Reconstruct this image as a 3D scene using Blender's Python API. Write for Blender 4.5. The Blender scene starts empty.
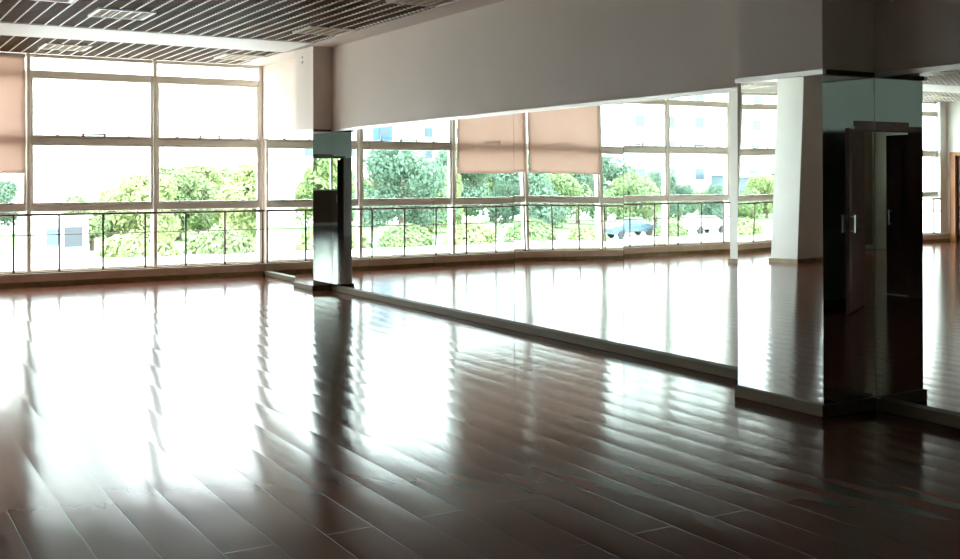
import bpy, bmesh, math, random
from mathutils import Vector, Matrix
C = bpy.context.scene.collection
SC = bpy.context.scene

# ------------------------------------------------------------------ camera, world, sun, exposure
YAW = 0.5373
cam_data = bpy.data.cameras.new('camera')
cam = bpy.data.objects.new('camera', cam_data); C.objects.link(cam)
cam_data.sensor_width = 36.0
cam_data.lens = 1081.5 * 36.0 / 960.0
cam_data.shift_y = -99.7 / 960.0
cam_data.clip_start = 0.02; cam_data.clip_end = 1000
cam.matrix_world = Matrix.Translation((0, 0, 1.5)) @ Matrix.Rotation(-YAW, 4, 'Z') @ Matrix.Rotation(math.pi/2, 4, 'X') @ Matrix.Rotation(-0.0028, 4, 'Z')
SC.camera = cam

W = bpy.data.worlds.new('world'); SC.world = W; W.use_nodes = True
wn = W.node_tree.nodes; wl = W.node_tree.links
bg = wn['Background']
wtc = wn.new('ShaderNodeTexCoord'); wsep = wn.new('ShaderNodeSeparateXYZ'); wr = wn.new('ShaderNodeValToRGB')
wl.new(wtc.outputs['Generated'], wsep.inputs[0]); wl.new(wsep.outputs['Z'], wr.inputs[0]); wl.new(wr.outputs[0], bg.inputs['Color'])
wr.color_ramp.elements[0].position = 0.0; wr.color_ramp.elements[0].color = (1.0, 1.0, 1.0, 1)
wr.color_ramp.elements[1].position = 0.6; wr.color_ramp.elements[1].color = (0.80, 0.92, 1.0, 1)
bg.inputs['Strength'].default_value = 6.0

sun_d = bpy.data.lights.new('sun', 'SUN'); sun_d.energy = 7.0; sun_d.angle = math.radians(3); sun_d.color = (1.0, 0.95, 0.85)
sun = bpy.data.objects.new('sun', sun_d); C.objects.link(sun)
sun.rotation_euler = Vector((-0.95, -0.10, 1.0)).to_track_quat('Z', 'Y').to_euler()   # high sun from the left, along the facade

SC.view_settings.view_transform = 'Standard'
SC.view_settings.look = 'None'
SC.view_settings.gamma = 1.0
SC.view_settings.use_curve_mapping = False
SC.view_settings.exposure = 1.1
cy = SC.cycles
cy.max_bounces = 14; cy.glossy_bounces = 9; cy.diffuse_bounces = 6; cy.transmission_bounces = 8; cy.transparent_max_bounces = 16
cy.sample_clamp_indirect = 12.0
cy.caustics_reflective = False; cy.caustics_refractive = False
cy.use_denoising = True; cy.use_adaptive_sampling = False

# ------------------------------------------------------------------ helpers
def mat(name, color, rough=0.5, metal=0.0, **k):
    m = bpy.data.materials.new(name); m.use_nodes = True
    b = m.node_tree.nodes['Principled BSDF']
    b.inputs['Base Color'].default_value = (*color, 1)
    b.inputs['Roughness'].default_value = rough
    b.inputs['Metallic'].default_value = metal
    for kk, v in k.items():
        b.inputs[kk.replace('_', ' ')].default_value = v
    return m

def noisy(name, c1, c2, scale, rough=0.5, metal=0.0, bump=0.0, stretch=(1, 1, 1), detail=4):
    m = mat(name, c1, rough, metal); nt = m.node_tree; b = nt.nodes['Principled BSDF']
    tc = nt.nodes.new('ShaderNodeTexCoord'); mp = nt.nodes.new('ShaderNodeMapping'); n = nt.nodes.new('ShaderNodeTexNoise'); r = nt.nodes.new('ShaderNodeValToRGB')
    mp.inputs['Scale'].default_value = stretch
    n.inputs['Scale'].default_value = scale; n.inputs['Detail'].default_value = detail
    nt.links.new(tc.outputs['Object'], mp.inputs[0]); nt.links.new(mp.outputs[0], n.inputs[0]); nt.links.new(n.outputs[0], r.inputs[0])
    r.color_ramp.elements[0].position = 0.35; r.color_ramp.elements[0].color = (*c1, 1)
    r.color_ramp.elements[1].position = 0.65; r.color_ramp.elements[1].color = (*c2, 1)
    nt.links.new(r.outputs[0], b.inputs['Base Color'])
    if bump:
        bp = nt.nodes.new('ShaderNodeBump'); bp.inputs['Strength'].default_value = 1.0; bp.inputs['Distance'].default_value = bump
        nt.links.new(n.outputs[0], bp.inputs['Height']); nt.links.new(bp.outputs[0], b.inputs['Normal'])
    return m

class MB:
    def __init__(s): s.v = []; s.f = []
    def box(s, x0, x1, y0, y1, z0, z1):
        if x0 > x1: x0, x1 = x1, x0
        if y0 > y1: y0, y1 = y1, y0
        n = len(s.v)
        s.v += [(x0,y0,z0),(x1,y0,z0),(x1,y1,z0),(x0,y1,z0),(x0,y0,z1),(x1,y0,z1),(x1,y1,z1),(x0,y1,z1)]
        s.f += [tuple(n+i for i in q) for q in ((0,3,2,1),(4,5,6,7),(0,1,5,4),(1,2,6,5),(2,3,7,6),(3,0,4,7))]
        return s
    def hexa(s, bot, top):
        n = len(s.v); s.v += list(bot) + list(top)
        s.f += [tuple(n+i for i in q) for q in ((0,3,2,1),(4,5,6,7),(0,1,5,4),(1,2,6,5),(2,3,7,6),(3,0,4,7))]
        return s
    def tube(s, pts, r, seg=10, taper=None):
        pts = [Vector(p) for p in pts]; rings = []
        for i, p in enumerate(pts):
            d = (pts[min(i+1, len(pts)-1)] - pts[max(i-1, 0)]).normalized()
            a = d.orthogonal().normalized(); b = d.cross(a)
            rr = r if taper is None else taper[i]
            n = len(s.v)
            s.v += [tuple(p + rr*(math.cos(t)*a + math.sin(t)*b)) for t in [2*math.pi*k/seg for k in range(seg)]]
            rings.append(n)
        # align rings by nearest start
        for a, b in zip(rings, rings[1:]):
            va = Vector(s.v[a]); ctr_b = sum((Vector(s.v[b+k]) for k in range(seg)), Vector())/seg
            off = min(range(seg), key=lambda k: (Vector(s.v[b+k]) - va).length)
            for k in range(seg):
                s.f.append((a+k, a+(k+1) % seg, b+(k+1+off) % seg, b+(k+off) % seg))
        s.f.append(tuple(rings[0]+k for k in reversed(range(seg)))); s.f.append(tuple(rings[-1]+k for k in range(seg)))
        return s
    def build(s, name, m, parent=None, bevel=0.0, smooth=False, origin=None):
        me = bpy.data.meshes.new(name)
        o = Vector(origin) if origin is not None else (Vector(parent['_o']) if parent is not None and '_o' in parent else Vector((0,0,0)))
        me.from_pydata([tuple(Vector(v) - o) for v in s.v], [], s.f); me.update()
        bm = bmesh.new(); bm.from_mesh(me); bmesh.ops.recalc_face_normals(bm, faces=bm.faces); bm.to_mesh(me); bm.free()
        me.materials.append(m)
        ob = bpy.data.objects.new(name, me); C.objects.link(ob)
        if parent is None: ob.location = o
        else: ob.parent = parent
        if parent is None: ob['_o'] = tuple(o)
        else: ob['_o'] = tuple(o)
        if smooth:
            for p in me.polygons: p.use_smooth = True
        if bevel:
            bv = ob.modifiers.new('bevel', 'BEVEL'); bv.width = bevel; bv.segments = 2; bv.limit_method = 'ANGLE'
        return ob

def empty(name, loc):
    o = bpy.data.objects.new(name, None); C.objects.link(o); o.location = loc; o['_o'] = tuple(loc); o.empty_display_size = 0.1
    return o
def tag(o, label, cat, group=None, kind=None):
    o['label'] = label; o['category'] = cat
    if group: o['group'] = group
    if kind: o['kind'] = kind
    return o
def struct(o, label=None):
    o['kind'] = 'structure'
    if label: o['label'] = label
    return o
def copy_tree(o, parent=None):
    c = o.copy(); C.objects.link(c); c.parent = parent
    for ch in list(o.children): copy_tree(ch, c)
    return c

# ------------------------------------------------------------------ materials
def floor_material():
    m = mat('dark_wood_boards', (0.06, 0.03, 0.02), 0.17); nt = m.node_tree; b = nt.nodes['Principled BSDF']
    N = nt.nodes.new; L = nt.links.new
    tc = N('ShaderNodeTexCoord')
    mp = N('ShaderNodeMapping'); mp.inputs['Rotation'].default_value = (0, 0, math.pi/2)
    L(tc.outputs['Object'], mp.inputs[0])
    br = N('ShaderNodeTexBrick'); br.offset = 0.37; br.offset_frequency = 2; br.squash = 1.0
    PW = 0.222
    br.inputs['Scale'].default_value = 1.0; br.inputs['Brick Width'].default_value = 1.8; br.inputs['Row Height'].default_value = PW
    br.inputs['Mortar Size'].default_value = 0.0018; br.inputs['Mortar Smooth'].default_value = 0.6; br.inputs['Bias'].default_value = 0.0
    br.inputs['Color1'].default_value = (0.128, 0.040, 0.023, 1); br.inputs['Color2'].default_value = (0.136, 0.044, 0.025, 1); br.inputs['Mortar'].default_value = (0.015, 0.008, 0.006, 1)
    L(mp.outputs[0], br.inputs['Vector'])
    # grain along the boards
    mg = N('ShaderNodeMapping'); mg.inputs['Scale'].default_value = (28, 1.6, 1)
    ng = N('ShaderNodeTexNoise'); ng.inputs['Scale'].default_value = 1.0; ng.inputs['Detail'].default_value = 6
    L(tc.outputs['Object'], mg.inputs[0]); L(mg.outputs[0], ng.inputs[0])
    mr = N('ShaderNodeMapRange'); mr.inputs['To Min'].default_value = 0.96; mr.inputs['To Max'].default_value = 1.04
    L(ng.outputs[0], mr.inputs[0])
    mx = N('ShaderNodeMix'); mx.data_type = 'RGBA'; mx.blend_type = 'MULTIPLY'; mx.inputs[0].default_value = 1.0
    L(br.outputs['Color'], mx.inputs[6]); L(mr.outputs[0], mx.inputs[7]); L(mx.outputs[2], b.inputs['Base Color'])
    # each board slightly cupped: height follows the position across the board
    sp = N('ShaderNodeSeparateXYZ'); L(mp.outputs[0], sp.inputs[0])
    dv = N('ShaderNodeMath'); dv.operation = 'DIVIDE'; dv.inputs[1].default_value = PW; L(sp.outputs['Y'], dv.inputs[0])
    fr = N('ShaderNodeMath'); fr.operation = 'FRACT'; L(dv.outputs[0], fr.inputs[0])
    s1 = N('ShaderNodeMath'); s1.operation = 'SUBTRACT'; s1.inputs[1].default_value = 0.5; L(fr.outputs[0], s1.inputs[0])
    s2 = N('ShaderNodeMath'); s2.operation = 'MULTIPLY'; L(s1.outputs[0], s2.inputs[0]); L(s1.outputs[0], s2.inputs[1])
    cup = N('ShaderNodeMath'); cup.operation = 'MULTIPLY'; cup.inputs[1].default_value = -4.0 * 0.0009; L(s2.outputs[0], cup.inputs[0])
    # joint groove
    gr = N('ShaderNodeMath'); gr.operation = 'MULTIPLY'; gr.inputs[1].default_value = -0.00008; L(br.outputs['Fac'], gr.inputs[0])
    # long soft waviness of each board
    mw = N('ShaderNodeMapping'); mw.inputs['Scale'].default_value = (3.0, 1.1, 1)
    nw = N('ShaderNodeTexNoise'); nw.inputs['Scale'].default_value = 1.0; nw.inputs['Detail'].default_value = 2
    L(tc.outputs['Object'], mw.inputs[0]); L(mw.outputs[0], nw.inputs[0])
    wv = N('ShaderNodeMath'); wv.operation = 'MULTIPLY'; wv.inputs[1].default_value = 0.0022; L(nw.outputs[0], wv.inputs[0])
    a1 = N('ShaderNodeMath'); L(cup.outputs[0], a1.inputs[0]); L(gr.outputs[0], a1.inputs[1])
    a2 = N('ShaderNodeMath'); L(a1.outputs[0], a2.inputs[0]); L(wv.outputs[0], a2.inputs[1])
    bp = N('ShaderNodeBump'); bp.inputs['Strength'].default_value = 1.0; bp.inputs['Distance'].default_value = 1.0
    L(a2.outputs[0], bp.inputs['Height']); L(bp.outputs[0], b.inputs['Normal'])
    rr = N('ShaderNodeMapRange'); rr.inputs['To Min'].default_value = 0.10; rr.inputs['To Max'].default_value = 0.17
    L(ng.outputs[0], rr.inputs[0]); L(rr.outputs[0], b.inputs['Roughness'])
    b.inputs['IOR'].default_value = 1.45; b.inputs['Specular IOR Level'].default_value = 0.17
    return m
M = {}
M['floor'] = floor_material()
M['paint'] = noisy('warm_white_wall_paint', (0.72, 0.62, 0.55), (0.75, 0.65, 0.58), 1.3, 0.7)
M['white_paint'] = noisy('white_wall_paint', (0.80, 0.79, 0.76), (0.84, 0.83, 0.80), 1.3, 0.6)
M['grey_green'] = noisy('grey_green_wall_paint', (0.50, 0.56, 0.52), (0.54, 0.60, 0.56), 1.0, 0.6)
M['frame'] = mat('white_powder_coat', (0.93, 0.88, 0.79), 0.35)
M['kerb'] = noisy('beige_stone_kerb', (0.60, 0.45, 0.33), (0.68, 0.52, 0.39), 6, 0.45)
M['skirt'] = noisy('ochre_brown_skirting', (0.20, 0.13, 0.05), (0.28, 0.18, 0.07), 9, 0.3)
M['skirt_dark'] = noisy('olive_brown_skirting', (0.085, 0.060, 0.024), (0.12, 0.085, 0.034), 9, 0.6, stretch=(1, 0.2, 1))
M['rail'] = mat('dark_bronze_rail', (0.16, 0.12, 0.09), 0.35, 0.6)
M['steel'] = mat('brushed_steel', (0.62, 0.60, 0.57), 0.3, 0.9)
M['trim'] = mat('satin_aluminium_trim', (0.80, 0.79, 0.77), 0.35, 0.6)
M['blade_dark'] = mat('dark_brown_grille_slat', (0.32, 0.20, 0.13), 0.5)
M['blade_white'] = mat('white_grille_runner', (0.85, 0.80, 0.74), 0.4)
M['plenum'] = mat('dark_ceiling_void', (0.035, 0.028, 0.022), 0.8)
M['band'] = mat('white_gypsum_ceiling', (0.84, 0.80, 0.76), 0.6)
M['door'] = noisy('dark_red_brown_veneer', (0.060, 0.018, 0.012), (0.095, 0.030, 0.019), 3, 0.32, stretch=(8, 8, 0.6))
M['door_light'] = noisy('orange_brown_veneer', (0.42, 0.17, 0.06), (0.52, 0.23, 0.09), 3, 0.35, stretch=(8, 8, 0.6))
M['lamp_louver'] = mat('beige_lamp_louver', (0.72, 0.60, 0.46), 0.3)
M['edge'] = mat('dark_mirror_edge', (0.05, 0.09, 0.08), 0.2)
def mirror_material():
    m = mat('silvered_mirror_glass', (0.86, 0.93, 0.91), 0.0, 1.0)
    return m
M['mirror'] = mirror_material()
def glass_material():
    m = bpy.data.materials.new('clear_window_glass'); m.use_nodes = True; nt = m.node_tree
    nt.nodes.remove(nt.nodes['Principled BSDF']); out = nt.nodes['Material Output']
    t = nt.nodes.new('ShaderNodeBsdfTransparent'); t.inputs[0].default_value = (0.95, 0.98, 0.97, 1)
    g = nt.nodes.new('ShaderNodeBsdfGlossy'); g.inputs['Roughness'].default_value = 0.0
    fr = nt.nodes.new('ShaderNodeFresnel'); fr.inputs[0].default_value = 1.5
    mx = nt.nodes.new('ShaderNodeMixShader')
    ge = nt.nodes.new('ShaderNodeNewGeometry'); iv = nt.nodes.new('ShaderNodeMath'); iv.operation = 'SUBTRACT'; iv.inputs[0].default_value = 1.0; nt.links.new(ge.outputs['Backfacing'], iv.inputs[1])
    ml = nt.nodes.new('ShaderNodeMath'); ml.operation = 'MULTIPLY'; nt.links.new(fr.outputs[0], ml.inputs[0]); nt.links.new(iv.outputs[0], ml.inputs[1])   # surface reflection on the outer skins only
    nt.links.new(ml.outputs[0], mx.inputs[0]); nt.links.new(t.outputs[0], mx.inputs[1]); nt.links.new(g.outputs[0], mx.inputs[2]); nt.links.new(mx.outputs[0], out.inputs[0])
    return m
M['glass'] = glass_material()
def blind_material():
    m = noisy('pinkish_beige_blind_fabric', (0.76, 0.64, 0.58), (0.80, 0.69, 0.63), 2.0, 0.8); nt = m.node_tree
    b = nt.nodes['Principled BSDF']; out = nt.nodes['Material Output']
    tr = nt.nodes.new('ShaderNodeBsdfTranslucent'); tr.inputs[0].default_value = (0.82, 0.67, 0.60, 1)
    mx = nt.nodes.new('ShaderNodeMixShader'); mx.inputs[0].default_value = 0.36
    nt.links.new(b.outputs[0], mx.inputs[1]); nt.links.new(tr.outputs[0], mx.inputs[2]); nt.links.new(mx.outputs[0], out.inputs[0])
    return m
M['blind'] = blind_material()

# ------------------------------------------------------------------ key dimensions (metres, camera stands at X=0 Y=0)
XW = 5.83        # mirror plane of the right wall
YW = 16.60       # window plane
H = 3.32         # underside of the ceiling grille
XL = -11.1       # left wall
YB = 0.73        # inner face of the back wall with the doorway
XF, XN = 5.545, 5.345      # mirror planes of the far and the near pillar
YF1, YF2 = 13.72, 14.39
YN1, YN2 = 4.75, 5.50
ZB, ZT = 0.075, 2.16
HY = -6.0        # far end of the hall behind the doorway

# ------------------------------------------------------------------ room shell
struct(MB().box(XL-0.2, 6.1, HY-0.2, YW+0.2, -0.12, 0).build('floor', M['floor']))
struct(MB().box(XL-0.2, 6.1, HY-0.2, YW+0.25, 3.62, 3.85).build('ceiling', M['plenum']))
struct(MB().box(XW+0.012, XW+0.25, YB-0.25, YW+0.2, 0, 3.62).build('wall_right', M['paint']))
struct(MB().box(XL-0.2, XL, YB-0.25, 15.20, 0, 3.62).box(XL-0.2, XL, 16.36, YW+0.2, 0, 3.62).box(XL-0.2, XL, 15.20, 16.36, 2.12, 3.62).box(XL-0.2, XL-0.12, 15.20, 16.36, 0, 2.12).build('wall_left', M['white_paint']))
struct(MB().box(XL, -0.06, YB-0.2, YB, 0, 3.62).box(1.16, XW+0.012, YB-0.2, YB, 0, 3.62).box(-0.06, 1.16, YB-0.2, YB, 2.14, 3.62).build('wall_back', M['grey_green']))
# pillars standing out of the mirror wall
struct(MB().box(XF+0.012, XW+0.012, YF1+0.012, YF2, 0, 3.62).build('wall_pillar_far', M['paint']))
struct(MB().box(XN+0.012, XW+0.012, YN1+0.012, YN2, 0, 3.62).build('wall_pillar_near', M['paint']))
# plaster above the mirrors comes out flush with the glass
struct(MB().box(XW, XW+0.012, YF2, YW, ZT+0.03, 3.4).box(XW, XW+0.012, YN2, YF1, ZT+0.03, 3.4).box(XW, XW+0.012, YB, YN1, ZT+0.03, 3.4).build('wall_above_mirrors', M['paint']))
# window wall: kerb, lintel, piers
struct(MB().box(XL, XW, 16.38, YW+0.2, 0.06, 0.19).build('wall_window_kerb', M['kerb']))
struct(MB().box(XL, XW, 16.365, YW+0.2, 0, 0.075).build('baseboard_window', M['skirt']))
struct(MB().box(XL, XW+0.2, YW-0.05, YW+0.2, 3.33, 3.62).build('wall_window_lintel', M['band']))
struct(MB().box(-2.60, -2.14, 13.72, 14.39, 0, 3.32).build('wall_slim_column', M['white_paint']))
struct(MB().box(XL, -10.85, 16.45, YW+0.1, 0.19, 3.32).build('wall_corner_pier', M['white_paint']))
# free-standing column, seen in the mirrors
LX = 0.0
struct(MB().hexa([(-4.62,13.5,0),(-3.87,13.5,0),(-3.87,14.12,0),(-4.62,14.12,0)], [(-4.62+LX,13.5,3.32),(-3.87+LX,13.5,3.32),(-3.87+LX,14.12,3.32),(-4.62+LX,14.12,3.32)]).build('wall_square_column', M['white_paint']))
struct(MB().box(-4.66, -3.84, 13.47, 14.15, 0, 0.075).build('baseboard_square_column', M['skirt']))
struct(MB().box(-2.63, -2.11, 13.69, 14.42, 0, 0.075).build('baseboard_slim_column', M['skirt']))
# ceiling: solid band, ledge beside the mirror wall, grille
struct(MB().box(XL, 5.5, 13.45, 14.60, H-0.004, H+0.06).build('trim_1', M['band']))
struct(MB().box(5.46, XW+0.012, YB, YW-0.05, H-0.004, H+0.06).build('trim_2', M['paint']))
g = MB(); k = 0
x = 5.40
while x > XL:
    for a, b in ((YB, 13.45), (14.60, YW-0.05)):
        g.box(x-0.006, x+0.006, a, b, H, H+0.035)
    x -= 0.165
ceil = bpy.data.objects['ceiling']
gw = g.build('grille_runners', M['blade_white'], ceil)
g = MB(); y = YB + 0.06
while y < YW-0.06:
    if not (13.44 < y < 14.61):
        g.box(XL, 5.46, y-0.006, y+0.006, H+0.004, H+0.055)
    y += 0.10
g.build('grille_slats', M['blade_dark'], ceil)
# skirtings of the mirror wall and pillars
bb = MB()
def skirt(bb, x0, x1, y0, y1, h=ZB):
    bb.box(x0, x1, y0, y1, 0, h-0.012); 
sk = MB(); PJ = 0.05
sk.box(XW-PJ, XW+0.011, YF2, 16.365, 0, ZB)
sk.box(XW-PJ, XW+0.011, YN2, YF1-0.05, 0, ZB)
sk.box(XW-PJ, XW+0.011, YB, YN1-0.05, 0, ZB)
struct(sk.build('baseboard_right', M['skirt_dark'], bevel=0.006))
struct(MB().box(XF-0.025, XW, YF1-0.03, YF2+0.015, 0, ZB).build('baseboard_far_pillar', M['skirt_dark'], bevel=0.006))
struct(MB().box(XN-0.025, XW, YN1-0.015, YN2+0.012, 0, ZB).build('baseboard_near_pillar', M['skirt_dark'], bevel=0.006))
struct(MB().box(XL, -0.26, YB, YB+0.015, 0, 0.09).box(1.28, XW-PJ, YB, YB+0.015, 0, 0.09).build('baseboard_back', M['skirt_dark']))
struct(MB().box(XL, XL+0.015, YB+0.015, 15.05, 0, 0.09).build('baseboard_left', M['skirt']))
# metal trim over the mirrors
struct(MB().box(XW-0.022, XW+0.011, YF2, YW-0.1, ZT, ZT+0.03).box(XW-0.022, XW+0.011, YN2, YF1, ZT, ZT+0.03).box(XW-0.022, XW+0.011, YB, YN1, ZT, ZT+0.03)
       .build('trim_3', M['trim']))
struct(MB().box(XN-0.022, XN+0.011, YN1-0.02, YN2, ZT, ZT+0.03).build('trim_4', M['trim']))
struct(MB().box(XN+0.011, XW-0.022, YN1-0.02, YN1+0.011, ZT, ZT+0.03).build('trim_7', M['door']))  # unlit side of the trim: its shade is put into the dark colour
struct(MB().box(XF-0.015, XF+0.011, YF1-0.015, YF2, ZT, ZT+0.03).build('trim_5', M['trim']))
struct(MB().box(XF+0.011, XW-0.022, YF1-0.015, YF1+0.011, ZT, ZT+0.03).build('trim_8', M['door']))  # same trim on the far pillar's unlit side, shade painted in as dark brown

# ------------------------------------------------------------------ mirrors: every sheet is a thing
def sheet(x0, x1, y0, y1, label, group=None, warp=0.0):
    cx, cy = (x0+x1)/2, (y0+y1)/2
    m = MB()
    if warp == 0.0: m.box(x0, x1, y0, y1, ZB, ZT)
    else:                                   # a thin sheet pulled slightly out of flat by its fixings
        n = 16; zc = (ZB+ZT)/2
        for xx in (x0, x1):
            for i in range(n+1):
                for j in range(n+1):
                    y = y0+(y1-y0)*i/n; z = ZB+(ZT-ZB)*j/n
                    m.v.append((xx + warp*(y-cy)*(z-zc), y, z))
        q = (n+1)*(n+1)
        for i in range(n):
            for j in range(n):
                k = i*(n+1)+j
                m.f.append((k, k+1, k+n+2, k+n+1)); m.f.append((q+k, q+k+n+1, q+k+n+2, q+k+1))
        rim = [i*(n+1) for i in range(n+1)] + [n*(n+1)+j for j in range(1, n+1)] + [i*(n+1)+n for i in range(n-1, -1, -1)] + [j for j in range(n-1, 0, -1)]
        for a_, b_ in zip(rim, rim[1:]+rim[:1]): m.f.append((a_, b_, q+b_, q+a_))
    o = m.build('wall_mirror', M['mirror'], origin=(cx, cy, ZB))
    if warp:
        for p in o.data.polygons: p.use_smooth = len(p.vertices) == 4 and abs(p.normal.x) > 0.9
        if hasattr(o.data, 'set_sharp_from_angle'): o.data.set_sharp_from_angle(angle=math.radians(30))
    return tag(o, label, 'mirror', group)
G = 0.003; WARP = -0.0027; WARP_P = 0.0042
J = MB()
for yy in (12.53, 10.82, 9.12, 7.37, 3.02): J.box(XW+0.006, XW+0.0115, yy-0.006, yy+0.006, ZB, ZT)
struct(J.build('trim_6', M['edge']))
T = 0.010
sheet(XW, XW+T, YF2+G, 16.36, 'frameless mirror sheet between the far pillar and the window wall', 'mirror sheets on the long wall')
seams = [YF1, 12.53, 10.82, 9.12, 7.37, YN2]
labs = ['frameless wall mirror sheet right beside the far pillar, narrowest of the long run',
        'frameless wall mirror sheet reflecting the uncovered window and left edge of the first blind',
        'frameless wall mirror sheet reflecting the left of the two beige blinds',
        'slightly skewed wall mirror sheet that bends the reflected railing, mirroring the right blind',
        'frameless wall mirror sheet touching the near pillar, reflecting white window bays']
for i in range(5):
    sheet(XW, XW+T, seams[i+1]+G, seams[i]-G, labs[i], 'mirror sheets on the long wall', warp=(WARP if i == 3 else 0))
sheet(XF, XF+T, YF1+0.001, YF2, 'narrow mirror sheet on the front of the far pillar', 'mirror cladding on the pillars')
sheet(XF+0.001, XW-0.001, YF1, YF1+T, 'narrow dark-looking mirror on the side of the far pillar', 'mirror cladding on the pillars')
sheet(XN, XN+T, YN1+0.001, YN2, 'mirror sheet on the front of the near pillar reflecting a white column', 'mirror cladding on the pillars', warp=WARP_P)
sheet(XN+0.001, XW-0.001, YN1, YN1+T, 'dark mirror on the side of the near pillar reflecting the brown door', 'mirror cladding on the pillars')
sheet(XW, XW+T, 3.02+G, YN1-G, 'wall mirror sheet at the right edge, nearer than the near pillar', 'mirror sheets on the long wall')
for a, b, lb in ((1.30, 3.02, 'wall mirror sheet outside the right edge, one panel nearer'), ):
    sheet(XW, XW+T, a+G, b-G, lb, 'mirror sheets on the long wall')

# ------------------------------------------------------------------ windows
ZS = 0.19
edges = [5.80, 4.14, 2.36, 0.82, -0.88, -2.52, -4.18, -5.30, -7.15, -8.75, -10.0, -10.90]
MW = 0.03
for i in range(len(edges)-1):
    r, l = edges[i], edges[i+1]
    f = MB()
    f.box(l-MW, l+MW, YW-0.10, YW+0.08, ZS, H)                          # mullion on the left side
    if i == 0: f.box(r-MW, r+0.02, YW-0.08, YW+0.06, ZS, H)
    xa, xb = l+MW, r-MW
    f.box(xa, xb, YW-0.05, YW+0.05, H-0.05, H)
    f.box(xa, xb, YW-0.05, YW+0.05, 3.00, 3.09)
    f.box(xa, xb, YW-0.05, YW+0.05, 2.04, 2.13)
    f.box(xa, xb, YW-0.05, YW+0.05, 1.06, 1.16)
    f.box(xa, xb, YW-0.05, YW+0.05, ZS, ZS+0.04)
    w = struct(f.build('window_%d' % (i+1), M['frame'], bevel=0.012))
    p = MB()
    for a, b in ((ZS+0.04, 1.06), (1.16, 2.04), (2.13, 3.00), (3.09, H-0.05)):
        p.box(xa, xb, YW+0.027, YW+0.033, a, b)
    p.build('window_pane', M['glass'], w)
    s = MB()
    for a, b in ((1.16, 2.04), (2.13, 3.00)):
        s.box(xa, xa+0.035, YW-0.075, YW-0.02, a, b).box(xb-0.035, xb, YW-0.075, YW-0.02, a, b)
        s.box(xa+0.035, xb-0.035, YW-0.075, YW-0.02, a, a+0.03).box(xa+0.035, xb-0.035, YW-0.075, YW-0.02, b-0.03, b)
    s.build('opening_sash', M['frame'], w, bevel=0.008)
    cx = (xa+xb)/2
    h = MB().tube([(cx-0.17, YW-0.11, 2.185), (cx+0.17, YW-0.11, 2.185)], 0.011, 8).box(cx-0.17, cx-0.13, YW-0.11, YW-0.065, 2.15, 2.20).box(cx+0.13, cx+0.17, YW-0.11, YW-0.065, 2.15, 2.20)
    h.build('window_handle', M['steel'], w)
    for sx in (-0.5, 0.5):
        MB().tube([(cx+sx, YW-0.075, 2.15), (cx+sx, YW-0.075, 2.27)], 0.006, 6).box(cx+sx-0.03, cx+sx+0.03, YW-0.085, YW-0.065, 2.15, 2.17).build('window_stay', M['steel'], w)
        MB().box(cx+sx-0.06, cx+sx+0.06, YW-0.085, YW-0.065, 1.165, 1.185).tube([(cx+sx, YW-0.08, 1.18), (cx+sx+0.07, YW-0.08, 1.20)], 0.006, 6).build('window_latch', M['steel'], w)

# ------------------------------------------------------------------ railings in front of the glass
def railing(x0, x1, first, step, label):
    YR = 16.44
    t = empty('railing', ((x0+x1)/2, YR, ZS))
    MB().tube([(x0, YR, 1.02), (x1, YR, 1.02)], 0.019, 12).build('handrail', M['rail'], t, smooth=False)
    MB().tube([(x0, YR, 0.73), (x1, YR, 0.73)], 0.008, 8).build('middle_rail', M['rail'], t)
    MB().box(x0, x1, YR-0.012, YR+0.012, ZS, ZS+0.016).build('bottom_rail', M['rail'], t)
    x = first
    while x > x0:
        if x < x1: MB().box(x-0.014, x+0.014, YR-0.007, YR+0.007, ZS+0.016, 1.005).build('post', M['rail'], t)
        x -= step
    tag(t, label, 'railing')
railing(-4.12, XW-0.01, 5.79, 0.607, 'dark metal railing on the beige kerb in front of the windows at left')
railing(-10.85, -4.16, -4.52, 0.607, 'dark metal railing beyond the white columns, seen only in the mirrors')

# ------------------------------------------------------------------ roller blinds
def blind(xa, xb, label):
    YBL = YW-0.13; zb = 1.62
    t = empty('roller_blind', ((xa+xb)/2, YBL, zb))
    m = MB(); n = 24; base = len(m.v)
    for iz in range(n+1):
        z = zb + (H-0.06-zb)*iz/n
        for ix in range(n+1):
            x = xa + (xb-xa)*ix/n
            bow = 0.006*math.sin(9*ix/n + 0.8) * (1-iz/n) + 0.004*math.sin(14*iz/n)
            m.v.append((x, YBL+bow, z))
    for iz in range(n):
        for ix in range(n):
            q = iz*(n+1)+ix; m.f.append((q, q+1, q+n+2, q+n+1))
    f = m.build('fabric', M['blind'], t, smooth=True)
    so = f.modifiers.new('thickness', 'SOLIDIFY'); so.thickness = 0.0015
    MB().tube([(xa, YBL, zb), (xb, YBL, zb)], 0.010, 10).build('bottom_bar', M['blind'], t)
    MB().tube([(xa, YBL+0.01, H-0.045), (xb, YBL+0.01, H-0.045)], 0.035, 14).build('roller', M['frame'], t)
    tag(t, label, 'blind', 'roller blinds half drawn at the windows')
blind(0.84, 2.31, 'half-drawn pinkish beige roller blind at the left edge of the picture')
blind(-0.86, 0.78, 'half-drawn beige roller blind seen only in mirrors, the right-hand one there')

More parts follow.
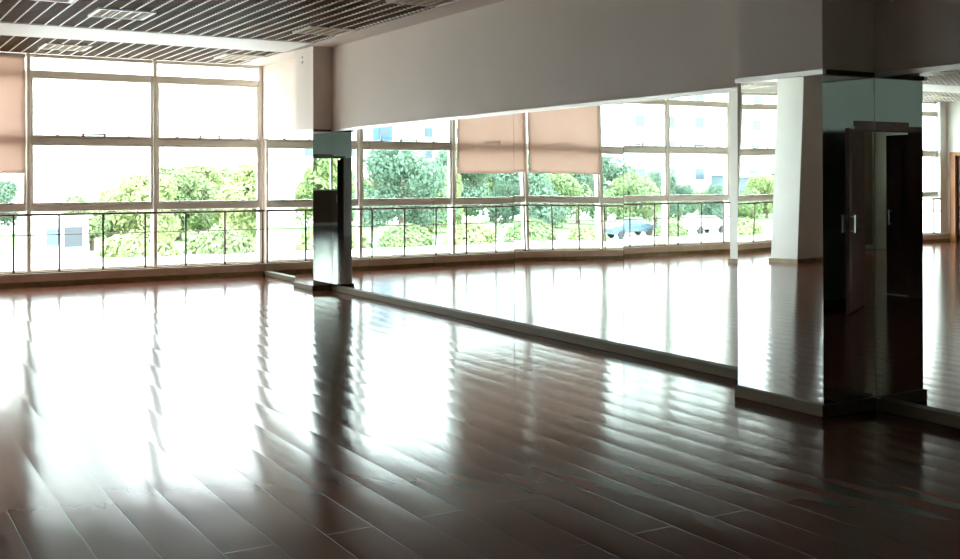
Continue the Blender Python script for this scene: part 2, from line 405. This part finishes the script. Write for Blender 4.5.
# ------------------------------------------------------------------ ceiling lamps and air vent
def lamp():
    t = empty('ceiling_light', (0, 0, H))
    f = MB(); S = 0.30; z0, z1 = H-0.012, H+0.03
    f.box(-S, S, -S, -S+0.035, z0, z1).box(-S, S, S-0.035, S, z0, z1).box(-S, -S+0.035, -S+0.035, S-0.035, z0, z1).box(S-0.035, S, -S+0.035, S-0.035, z0, z1)
    t['_o'] = (0, 0, H)
    f.build('lamp_frame', M['blade_white'], t)
    l = MB()
    for k in (-0.16, -0.053, 0.053, 0.16):
        l.box(k-0.006, k+0.006, -S+0.035, S-0.035, H-0.008, H+0.028)
    for k in range(-3, 4):
        l.box(-S+0.035, S-0.035, k*0.07-0.004, k*0.07+0.004, H-0.004, H+0.026)
    l.build('louver', M['lamp_louver'], t)
    MB().box(-S+0.035, S-0.035, -S+0.035, S-0.035, H+0.03, H+0.036).build('reflector', M['blade_white'], t)
    return t
proto = lamp(); first = True
named = {(0, 2): 'square louvred ceiling light in the main ceiling, nearest the top left corner',
         (0, 1): 'square louvred ceiling light between the white ceiling band and windows, left one',
         (1, 1): 'square louvred ceiling light between the white ceiling band and windows, beside the far pillar',
         (1, 2): 'square louvred ceiling light against the mirror wall ledge, just before the far pillar',
         (1, 3): 'square louvred ceiling light cut by the top edge, beside the mirror wall ledge'}
xs = [2.68, 5.12, 0.26, -2.16, -4.58, -7.0, -9.4]; ys = [None, 15.50, 12.12, 9.66, 7.1, 4.6, 2.1]
xs_order = {0: 2.68, 1: 5.12}
for ix, lx in enumerate(xs):
    for iy in range(1, 4):
        o = proto if first else copy_tree(proto); first = False
        yy = ys[iy] + (0.17 if (ix == 1 and iy == 2) else 0)
        o.location = (lx, yy, H)
        if (ix, iy) in named: lb = named[(ix, iy)]
        else: lb = 'unlit square louvred ceiling light in the part of the ceiling outside the frame'
        tag(o, lb, 'ceiling light', 'square lights set in the ceiling grille')
t = empty('air_vent', (1.78, 11.3, H))
MB().box(1.50, 2.05, 11.42, 11.47, H-0.03, H+0.03).box(1.50, 2.05, 10.95, 11.0, H-0.03, H+0.03).box(1.50, 1.55, 11.0, 11.42, H-0.03, H+0.03).box(2.0, 2.05, 11.0, 11.42, H-0.03, H+0.03).build('vent_frame', M['blade_white'], t, bevel=0.006)
v = MB()
for k in range(9):
    yy = 11.03+k*0.046; v.hexa([(1.55, yy, H-0.02), (2.0, yy, H-0.02), (2.0, yy+0.005, H-0.02), (1.55, yy+0.005, H-0.02)], [(1.55, yy+0.03, H+0.02), (2.0, yy+0.03, H+0.02), (2.0, yy+0.035, H+0.02), (1.55, yy+0.035, H+0.02)])
v.build('vent_blades', M['blade_white'], t)
tag(t, 'bright white ceiling air vent cut off by the top edge at left', 'vent')
for z, w_ in ((3.20, 'upper'), (3.13, 'lower')):
    o = MB().tube([(XF+0.012, 14.12, z), (XF-0.004, 14.12, z)], 0.016, 14).build('wall_fixing', M['steel'], origin=(XF+0.012, 14.12, z))
    tag(o, 'tiny grey fixing high on the white far pillar, the %s of two' % w_, 'fixing', 'fixings on the far pillar')

# ------------------------------------------------------------------ doorway behind the camera
fr = MB()
fr.box(-0.06, 0.0, YB-0.22, YB+0.02, 0, 2.10).box(1.10, 1.16, YB-0.22, YB+0.02, 0, 2.10).box(-0.06, 1.16, YB-0.22, YB+0.02, 2.08, 2.14)
fr.box(1.16, 1.25, YB, YB+0.02, 0, 2.12).box(-0.24, -0.06, YB, YB+0.02, 0, 2.10).box(0.30, 1.27, YB, YB+0.03, 2.12, 2.19)
d = struct(fr.build('door_1', M['door'], bevel=0.003))
# right leaf swung into the room, just outside the picture
def leaf(name, hinge, angle, width, m, parent, h=2.06):
    lf = MB().box(0, width, -0.02, 0.02, 0.01, h)
    lf.box(0.12, width-0.12, -0.025, 0.025, 0.25, 0.95).box(0.12, width-0.12, -0.025, 0.025, 1.15, 1.9)
    o = lf.build(name, m, parent, bevel=0.003, origin=(0, 0, 0)); o.location = hinge; o.rotation_euler = (0, 0, angle)
    hd = MB()
    for s in (-1, 1):
        hd.tube([(width-0.08, s*0.065, 0.90), (width-0.08, s*0.065, 1.10)], 0.011, 8)
        hd.tube([(width-0.08, s*0.02, 0.92), (width-0.08, s*0.065, 0.92)], 0.008, 8).tube([(width-0.08, s*0.02, 1.08), (width-0.08, s*0.065, 1.08)], 0.008, 8)
    hh = hd.build('door_handle', M['steel'], o, origin=(0, 0, 0))
    return o
leaf('door_leaf', (1.16, YB+0.05, 0), math.radians(31), 1.08, M['door'], d)
leaf('door_leaf', (-0.09, YB-0.24, 0), math.radians(-93), 0.38, M['door'], d)
# left wall door
fr = MB().box(XL-0.12, XL+0.02, 16.22, 16.36, 0, 2.12).box(XL-0.12, XL+0.02, 15.20, 15.28, 0, 2.12).box(XL-0.12, XL+0.02, 15.28, 16.22, 2.04, 2.12)
d2 = struct(fr.build('door_2', M['door_light'], bevel=0.003))
lf = MB().box(XL-0.10, XL-0.06, 15.28, 16.22, 0.005, 2.04).box(XL-0.06, XL-0.052, 15.42, 16.08, 0.2, 0.95).box(XL-0.06, XL-0.052, 15.42, 16.08, 1.15, 1.9).build('door_leaf', M['door'], d2, bevel=0.002)
MB().tube([(XL-0.06, 15.36, 1.0), (XL-0.01, 15.36, 1.0), (XL-0.01, 15.48, 1.0)], 0.01, 8).build('door_handle', M['steel'], d2)

# hall behind the camera
hx0, hx1 = -7.3, 3.2
hb = MB()
def wall_with_holes(mb, x0, x1, y0, y1, z1, holes):
    x = x0
    for (a, b, za, zb) in sorted(holes):
        mb.box(x, a, y0, y1, 0, z1); mb.box(a, b, y0, y1, 0, za); mb.box(a, b, y0, y1, zb, z1); x = b
    mb.box(x, x1, y0, y1, 0, z1)
wall_with_holes(hb, hx0-0.2, hx1+0.2, HY-0.2, HY, 3.62, [(-2.95, -1.80, 1.15, 2.30), (-6.4, -5.2, 1.15, 2.3)])  # second opening is added, unseen, to light the pale left wall
struct(hb.build('wall_hall_end', noisy('brown_wall_panel', (0.28, 0.20, 0.15), (0.33, 0.24, 0.18), 2, 0.6)))
struct(MB().box(hx0-0.2, hx0, HY, YB-0.2, 0, 3.62).build('wall_hall_left', M['white_paint']))
struct(MB().box(hx1, hx1+0.2, HY, YB-0.2, 0, 3.62).build('wall_hall_right', M['white_paint']))
struct(MB().box(hx0, hx1, HY, YB-0.2, 2.9, 3.0).build('ceiling_hall', M['band']))
struct(MB().box(hx0, hx0+0.015, HY+0.02, YB-0.2, 0, 0.1).box(hx0+0.015, hx1, HY, HY+0.015, 0, 0.1).build('baseboard_hall', M['trim']))
for n, (a, b, za, zb) in enumerate(((-2.95, -1.80, 1.15, 2.30), (-6.4, -5.2, 1.15, 2.3))):  # first window shows in the far pillar; the other is an added light opening
    f = MB().box(a, a+0.06, HY-0.12, HY+0.03, za, zb).box(b-0.06, b, HY-0.12, HY+0.03, za, zb).box(a+0.06, b-0.06, HY-0.12, HY+0.03, za, za+0.05).box(a+0.06, b-0.06, HY-0.12, HY+0.03, zb-0.05, zb)
    mx_ = -2.53 if n == 0 else (a+b)/2
    f.box(mx_-0.03, mx_+0.03, HY-0.1, HY-0.02, za+0.05, zb-0.05)
    w = struct(f.build('window_%d' % (len(edges)+n), M['frame']))
    MB().box(a+0.06, b-0.06, HY-0.07, HY-0.064, za+0.05, zb-0.05).build('window_pane', M['glass'], w)

# ------------------------------------------------------------------ outdoors
GZ = -3.0
struct(noisy and MB().box(-260, 160, YW+0.3, 320, GZ-0.3, GZ).build('ground_plaza', noisy('pale_paving', (0.50, 0.50, 0.48), (0.60, 0.60, 0.57), 0.6, 0.8)))
struct(MB().box(-120, 120, -140, HY-0.3, GZ-0.3, GZ).build('ground_yard', noisy('pale_yard', (0.30, 0.34, 0.22), (0.36, 0.40, 0.28), 0.6, 0.8)))
tag(MB().box(-90, 34, 76, 100, GZ-0.05, GZ+0.02).build('lawn', noisy('lawn_green', (0.11, 0.19, 0.06), (0.17, 0.25, 0.09), 1.2, 0.9)), 'strip of green lawn under the trees outside the windows', 'lawn')
def leaf_mat(name, c1, c2):
    m = noisy(name, c1, c2, 0.9, 0.7, detail=3); nt = m.node_tree
    b = nt.nodes['Principled BSDF']; out = nt.nodes['Material Output']
    tr = nt.nodes.new('ShaderNodeBsdfTranslucent'); tr.inputs[0].default_value = (*c2, 1)
    mx = nt.nodes.new('ShaderNodeMixShader'); mx.inputs[0].default_value = 0.35
    nt.links.new(b.outputs[0], mx.inputs[1]); nt.links.new(tr.outputs[0], mx.inputs[2]); nt.links.new(mx.outputs[0], out.inputs[0])
    return m
leafm = [leaf_mat('fresh_green_leaves', (0.13, 0.19, 0.085), (0.21, 0.28, 0.12)), leaf_mat('blue_green_leaves', (0.085, 0.145, 0.10), (0.14, 0.22, 0.15)), leaf_mat('yellow_green_leaves', (0.19, 0.25, 0.10), (0.29, 0.35, 0.15))]
bark = noisy('grey_brown_bark', (0.10, 0.07, 0.05), (0.17, 0.13, 0.10), 5, 0.9)
def tree(seed, hgt, rad, lm, nleaf=8500):
    rnd = random.Random(seed)
    t = empty('broadleaf_tree', (0, 0, 0)); t['_o'] = (0, 0, 0)
    tr = MB(); th = hgt*0.42
    tr.tube([(0, 0, 0), (0.05, 0.03, th*0.5), (0, 0, th), (0.1, 0, th*1.6)], 0.2, 9, taper=[0.22, 0.17, 0.14, 0.07])
    for k in range(5):
        a = k*1.26+rnd.random(); tr.tube([(0, 0, th*0.8), (0.5*rad*math.cos(a)*0.6, 0.5*rad*math.sin(a)*0.6, th*1.25), (rad*0.65*math.cos(a), rad*0.65*math.sin(a), th*1.6)], 0.08, 6, taper=[0.11, 0.07, 0.03])
    tr.build('trunk', bark, t)
    blobs = []
    for k in range(17):
        a = rnd.uniform(0, 6.283); q = math.sqrt(rnd.random())*0.72
        zz = hgt*(0.20 + 0.68*rnd.random()); q *= 1.0 - 0.55*max(0, (zz/hgt-0.55)/0.45)
        blobs.append((Vector((q*rad*math.cos(a), q*rad*math.sin(a), zz)), rad*rnd.uniform(0.26, 0.42)))
    m = MB()
    for k in range(nleaf):
        c, r = rnd.choice(blobs)
        d = Vector((rnd.gauss(0, 1), rnd.gauss(0, 1), rnd.gauss(0, 0.8))).normalized()
        p = c + d*r*(0.72+0.33*rnd.random()); p.z = min(p.z, hgt)
        n = (d + 0.8*Vector((rnd.uniform(-1, 1), rnd.uniform(-1, 1), rnd.uniform(-0.3, 1)))).normalized()
        u = n.orthogonal().normalized(); w = n.cross(u); ang = rnd.uniform(0, 6.28)
        u, w = math.cos(ang)*u + math.sin(ang)*w, -math.sin(ang)*u + math.cos(ang)*w
        s = rnd.uniform(0.11, 0.22); i0 = len(m.v)
        m.v += [tuple(p - u*s), tuple(p + w*s*0.55 - u*s*0.1 + n*0.03), tuple(p + u*s), tuple(p - w*s*0.55 - u*s*0.1 + n*0.03)]
        m.f.append((i0, i0+1, i0+2, i0+3))
    me = bpy.data.meshes.new('crown'); me.from_pydata(m.v, [], m.f); me.materials.append(lm)
    o = bpy.data.objects.new('crown', me); C.objects.link(o); o.parent = t
    return t
protos = [tree(1, 6.0, 3.4, leafm[0]), tree(2, 6.4, 3.8, leafm[1]), tree(3, 5.4, 3.6, leafm[2])]
used = [False]*3
ROWS = [73, 82, 91, 100]; row_n = [0]
HT = [6.0, 6.4, 5.4]
def place_row(kind, rat, y, s, plane, label, group):      # staggered rows, so that neighbouring crowns keep clear of each other
    yn = ROWS[row_n[0] % 4]; row_n[0] += 1
    h = HT[kind]; sn = (4.5 + (h*s - 4.5)*yn/y)/h
    place_tree(kind, 2*plane - rat*yn if plane else rat*yn, yn, sn, rnd.uniform(0, 6), label, group)
def place_tree(kind, x, y, s, rz, label, group):
    o = protos[kind] if not used[kind] else copy_tree(protos[kind]); used[kind] = True
    o.location = (x, y, GZ); o.scale = (s, s, s); o.rotation_euler = (0, 0, rz)
    tag(o, label, 'tree', group)
rnd = random.Random(7)
# (ratio X/Y as seen through the room, distance Y, scale, kind)
for (rat, y, s, k) in ((0.245, 76, 0.90, 2), (0.272, 70, 1.0, 0), (0.30, 74, 1.02, 2), (0.33, 70, 0.98, 0), (0.362, 78, 1.05, 2), (0.40, 76, 1.0, 0)):
    place_row(k, rat, y, s, None, 'yellow-green leafy tree outside the window nearest the far pillar', 'trees outside the window nearest the far pillar')
for (rat, y, s, k) in ((0.08, 76, 0.72, 0), (0.115, 72, 0.70, 1), (0.195, 78, 0.66, 0), (0.222, 74, 0.72, 2)):
    place_row(k, rat, y, s, None, 'low green tree outside the windows at left, its crown below the handrail', 'low trees outside the left windows')
# seen in the mirrors: mirrored ratio -> real X = 2*XW - ratio*Y
for (rat, y, s, k) in ((0.43, 76, 1.0, 2), (0.465, 72, 0.98, 0), (0.50, 78, 1.12, 1), (0.535, 72, 1.0, 2), (0.57, 74, 1.05, 1), (0.61, 78, 1.1, 0), (0.65, 72, 1.0, 1), (0.69, 76, 1.02, 0),
                       (0.725, 74, 1.0, 1), (0.765, 78, 1.04, 1), (0.80, 76, 0.95, 0), (0.84, 72, 0.80, 1)):
    place_row(k, rat, y, s, XW, 'leafy green tree seen only in the long wall mirrors, behind the blinds and railing', 'trees seen in the long wall mirrors')
for (rat, y, s, k) in ((0.875, 76, 0.62, 1), (0.91, 72, 0.64, 0), (0.945, 76, 0.62, 1), (0.985, 74, 0.7, 0)):
    place_row(k, rat, y, s, XW, 'low tree in front of the pale building, seen in the mirror beside the near pillar', 'low trees seen near the near pillar')
for (rat, y, s, k) in ((1.02, 74, 0.9, 2), (1.06, 72, 0.85, 1)):
    place_row(k, rat, y, s, XN, 'green tree seen in the front mirror of the near pillar', 'trees seen in the near pillar mirror')
for (x, y, s, k) in ((-9.0, -22, 1.12, 2), (-14.5, -29, 1.1, 0)):
    place_tree(k, x, y, s, 0.5, 'tree outside the small window behind the doorway, seen in the far pillar mirror', 'trees behind the hall window')
# hedge-like shrubs filling under the crowns
def shrub(seed, lm):
    rnd2 = random.Random(seed); m = MB()
    for k in range(1100):
        a = rnd2.uniform(0, 6.283); el = math.asin(rnd2.random())
        d = Vector((math.cos(a)*math.cos(el), math.sin(a)*math.cos(el), math.sin(el))); p = Vector((d.x*2.2, d.y*1.4, d.z*1.5))*(0.75+0.28*rnd2.random())
        n = (d+0.7*Vector((rnd2.uniform(-1, 1), rnd2.uniform(-1, 1), rnd2.uniform(-1, 1)))).normalized(); u = n.orthogonal().normalized(); w = n.cross(u); s = rnd2.uniform(0.12, 0.22); i0 = len(m.v)
        m.v += [tuple(p-u*s), tuple(p+w*s*0.6), tuple(p+u*s), tuple(p-w*s*0.6)]; m.f.append((i0, i0+1, i0+2, i0+3))
    me = bpy.data.meshes.new('round_shrub'); me.from_pydata(m.v, [], m.f); me.materials.append(lm)
    o = bpy.data.objects.new('round_shrub', me); C.objects.link(o); return o
sh = [shrub(11, leafm[2]), shrub(12, leafm[0])]; su = [False, False]
def place_shrub(k, x, y, s, label, group):
    o = sh[k] if not su[k] else sh[k].copy()
    if su[k]: C.objects.link(o)
    su[k] = True; o.location = (x, y, GZ); o.scale = (s*1.1, s, s); o.rotation_euler = (0, 0, rnd.uniform(-0.4, 0.4)); tag(o, label, 'shrub', group)
for i in range(4):
    rt = 0.235 + 0.077*i; place_shrub(i % 2, rt*66, 66, 1.0, 'round green shrub behind the railing, outside the real windows at left', 'shrubs outside the left windows')
for i, rt in enumerate((0.43, 0.507, 0.584, 0.661, 0.738, 0.862, 0.99)):
    place_shrub(i % 2, 2*XW-rt*66, 66, 0.72 if rt in (0.862, 0.738) else 1.0, 'round green shrub in front of the trees, seen only in the wall mirrors', 'shrubs seen in the wall mirrors')

# buildings across the plaza
bw = noisy('white_facade', (0.72, 0.72, 0.70), (0.78, 0.78, 0.76), 0.15, 0.8)
bwin = mat('pale_blue_window_glass', (0.06, 0.09, 0.11), 0.35)
bwin3 = mat('faint_window_glass', (0.30, 0.34, 0.36), 0.4)
bwin2 = mat('blue_tower_glass', (0.05, 0.11, 0.18), 0.3)
bgrey = mat('grey_blue_cladding', (0.10, 0.14, 0.16), 0.6)
def building(x0, x1, y0, dep, h, label, wm=bw, gm=bwin, style='punched', floor_h=3.4):
    t = empty('apartment_building', ((x0+x1)/2, y0+dep/2, GZ))
    MB().box(x0, x1, y0, y0+dep, GZ, GZ+h).build('facade_wall', wm, t)
    MB().box(x0-0.3, x1+0.3, y0-0.3, y0+dep+0.3, GZ+h, GZ+h+0.5).build('roof_parapet', wm, t)
    n = int(h/floor_h)
    if style == 'bands':
        for k in range(n):
            z = GZ+k*floor_h+1.0
            MB().box(x0+1, x1-1, y0-0.06, y0, z, z+1.7).build('window_band', gm, t)
    else:
        nx = max(2, int((x1-x0)/4.2)); dx = (x1-x0)/nx
        for k in range(n):
            for j in range(nx):
                xx = x0+dx*(j+0.5); z = GZ+k*floor_h+1.0
                w = MB().box(xx-0.75, xx+0.75, y0-0.05, y0, z, z+1.5).build('facade_window', gm, t); MB().box(xx-0.95, xx+0.95, y0-0.25, y0, z-0.18, z).build('window_sill', wm, w)
    tag(t, label, 'building')
building(14, 25, 112, 14, 32, 'overexposed white building filling the window left of the first mullion', gm=bwin3)
building(27.5, 46, 135, 14, 26, 'pale building behind the yellow-green trees by the far pillar', gm=bwin3)
building(-54, -42, 140, 14, 20, 'white block with dotted windows above the trees in the mirror beside the far pillar')
building(-62, -56.5, 150, 10, 25, 'narrow blue glass tower seen in the mirror beside the far pillar', wm=bwin2, gm=bwin)
building(-98, -66, 150, 14, 30, 'long pale building behind the two blinds, seen in the mirrors')
building(-99, -74, 108, 14, 34, 'broad white building reflected in the mirror left of the near pillar', style='punched')
MBB = MB().box(-95, -88, 103, 107.4, GZ, GZ+5.0)
t = empty('low_pavilion', (-91.5, 105, GZ)); MBB.build('pavilion_wall', bgrey, t); MB().box(-95.4, -87.6, 102.6, 107.4, GZ+5.0, GZ+5.3).build('flat_roof', bw, t); MB().box(-94, -89, 102.93, 103, GZ+1, GZ+3.2).build('shop_window', bwin, t)
tag(t, 'low grey-blue pavilion in front of the white building, mirrored near the near pillar', 'building')
building(-128, -101, 118, 14, 30, 'pale building reflected in the front mirror of the near pillar')
t = empty('kiosk', (10.7, 63, GZ)); MB().box(9.5, 11.9, 62, 64, GZ, GZ+2.5).build('kiosk_wall', bw, t)
MB().box(9.3, 12.1, 61.7, 64.2, GZ+2.5, GZ+2.62).build('kiosk_roof', bw, t)
MB().box(9.75, 10.4, 61.95, 62, GZ+1.0, GZ+1.9).build('kiosk_window', bwin2, t); MB().box(10.65, 11.6, 61.95, 62, GZ+0.9, GZ+2.0).build('kiosk_window', mat('dark_glass', (0.03, 0.04, 0.05), 0.2), t)
tag(t, 'small white kiosk with dark windows beyond the railing at left', 'building')
# parked cars under the trees
def car(loc, rz, col, label):
    t = empty('parked_car', loc); t['_o'] = (0, 0, 0)
    prof = [(-2.1, 0.35), (-2.15, 0.75), (-1.95, 0.95), (-1.35, 1.02), (-0.75, 1.45), (0.75, 1.48), (1.35, 1.05), (2.0, 0.95), (2.15, 0.7), (2.1, 0.35)]
    m = MB(); n = len(prof)
    for s in (-1, 1):
        for (x, z) in prof: m.v.append((x, s*(0.85 if z < 1.1 else 0.68), z))
    m.f += [tuple(range(n)), tuple(reversed(range(n, 2*n)))] + [(i, (i+1) % n, n+(i+1) % n, n+i) for i in range(n)]
    m.build('car_body', mat('car_paint', col, 0.25), t, bevel=0.05, origin=(0, 0, 0))
    g = MB()
    for s in (-1, 1):
        g.hexa([(-1.15, s*0.80, 1.05), (1.15, s*0.80, 1.05), (1.15, s*0.83, 1.05), (-1.15, s*0.83, 1.05)], [(-0.7, s*0.70, 1.38), (0.68, s*0.70, 1.38), (0.68, s*0.73, 1.38), (-0.7, s*0.73, 1.38)])
    g.build('side_windows', bwin2, t, origin=(0, 0, 0))
    tyre = mat('tyre_rubber', (0.03, 0.03, 0.03), 0.8)
    for x in (-1.3, 1.3):
        for s in (-1, 1): MB().tube([(x, s*0.70, 0.32), (x, s*0.90, 0.32)], 0.32, 16).build('wheel', tyre, t, origin=(0, 0, 0))
    t.rotation_euler = (0, 0, rz); tag(t, label, 'car', 'cars parked under the trees')
def mx(rat, y): return 2*XW - rat*y
car((mx(0.80, 68), 68, GZ), 0.1, (0.05, 0.09, 0.12), 'blue car seen low in the mirror left of the near pillar')
car((mx(0.915, 68), 68, GZ), -0.1, (0.30, 0.33, 0.36), 'pale grey car seen low in the mirror close to the near pillar')

for o in bpy.data.objects:
    if '_o' in o: del o['_o']
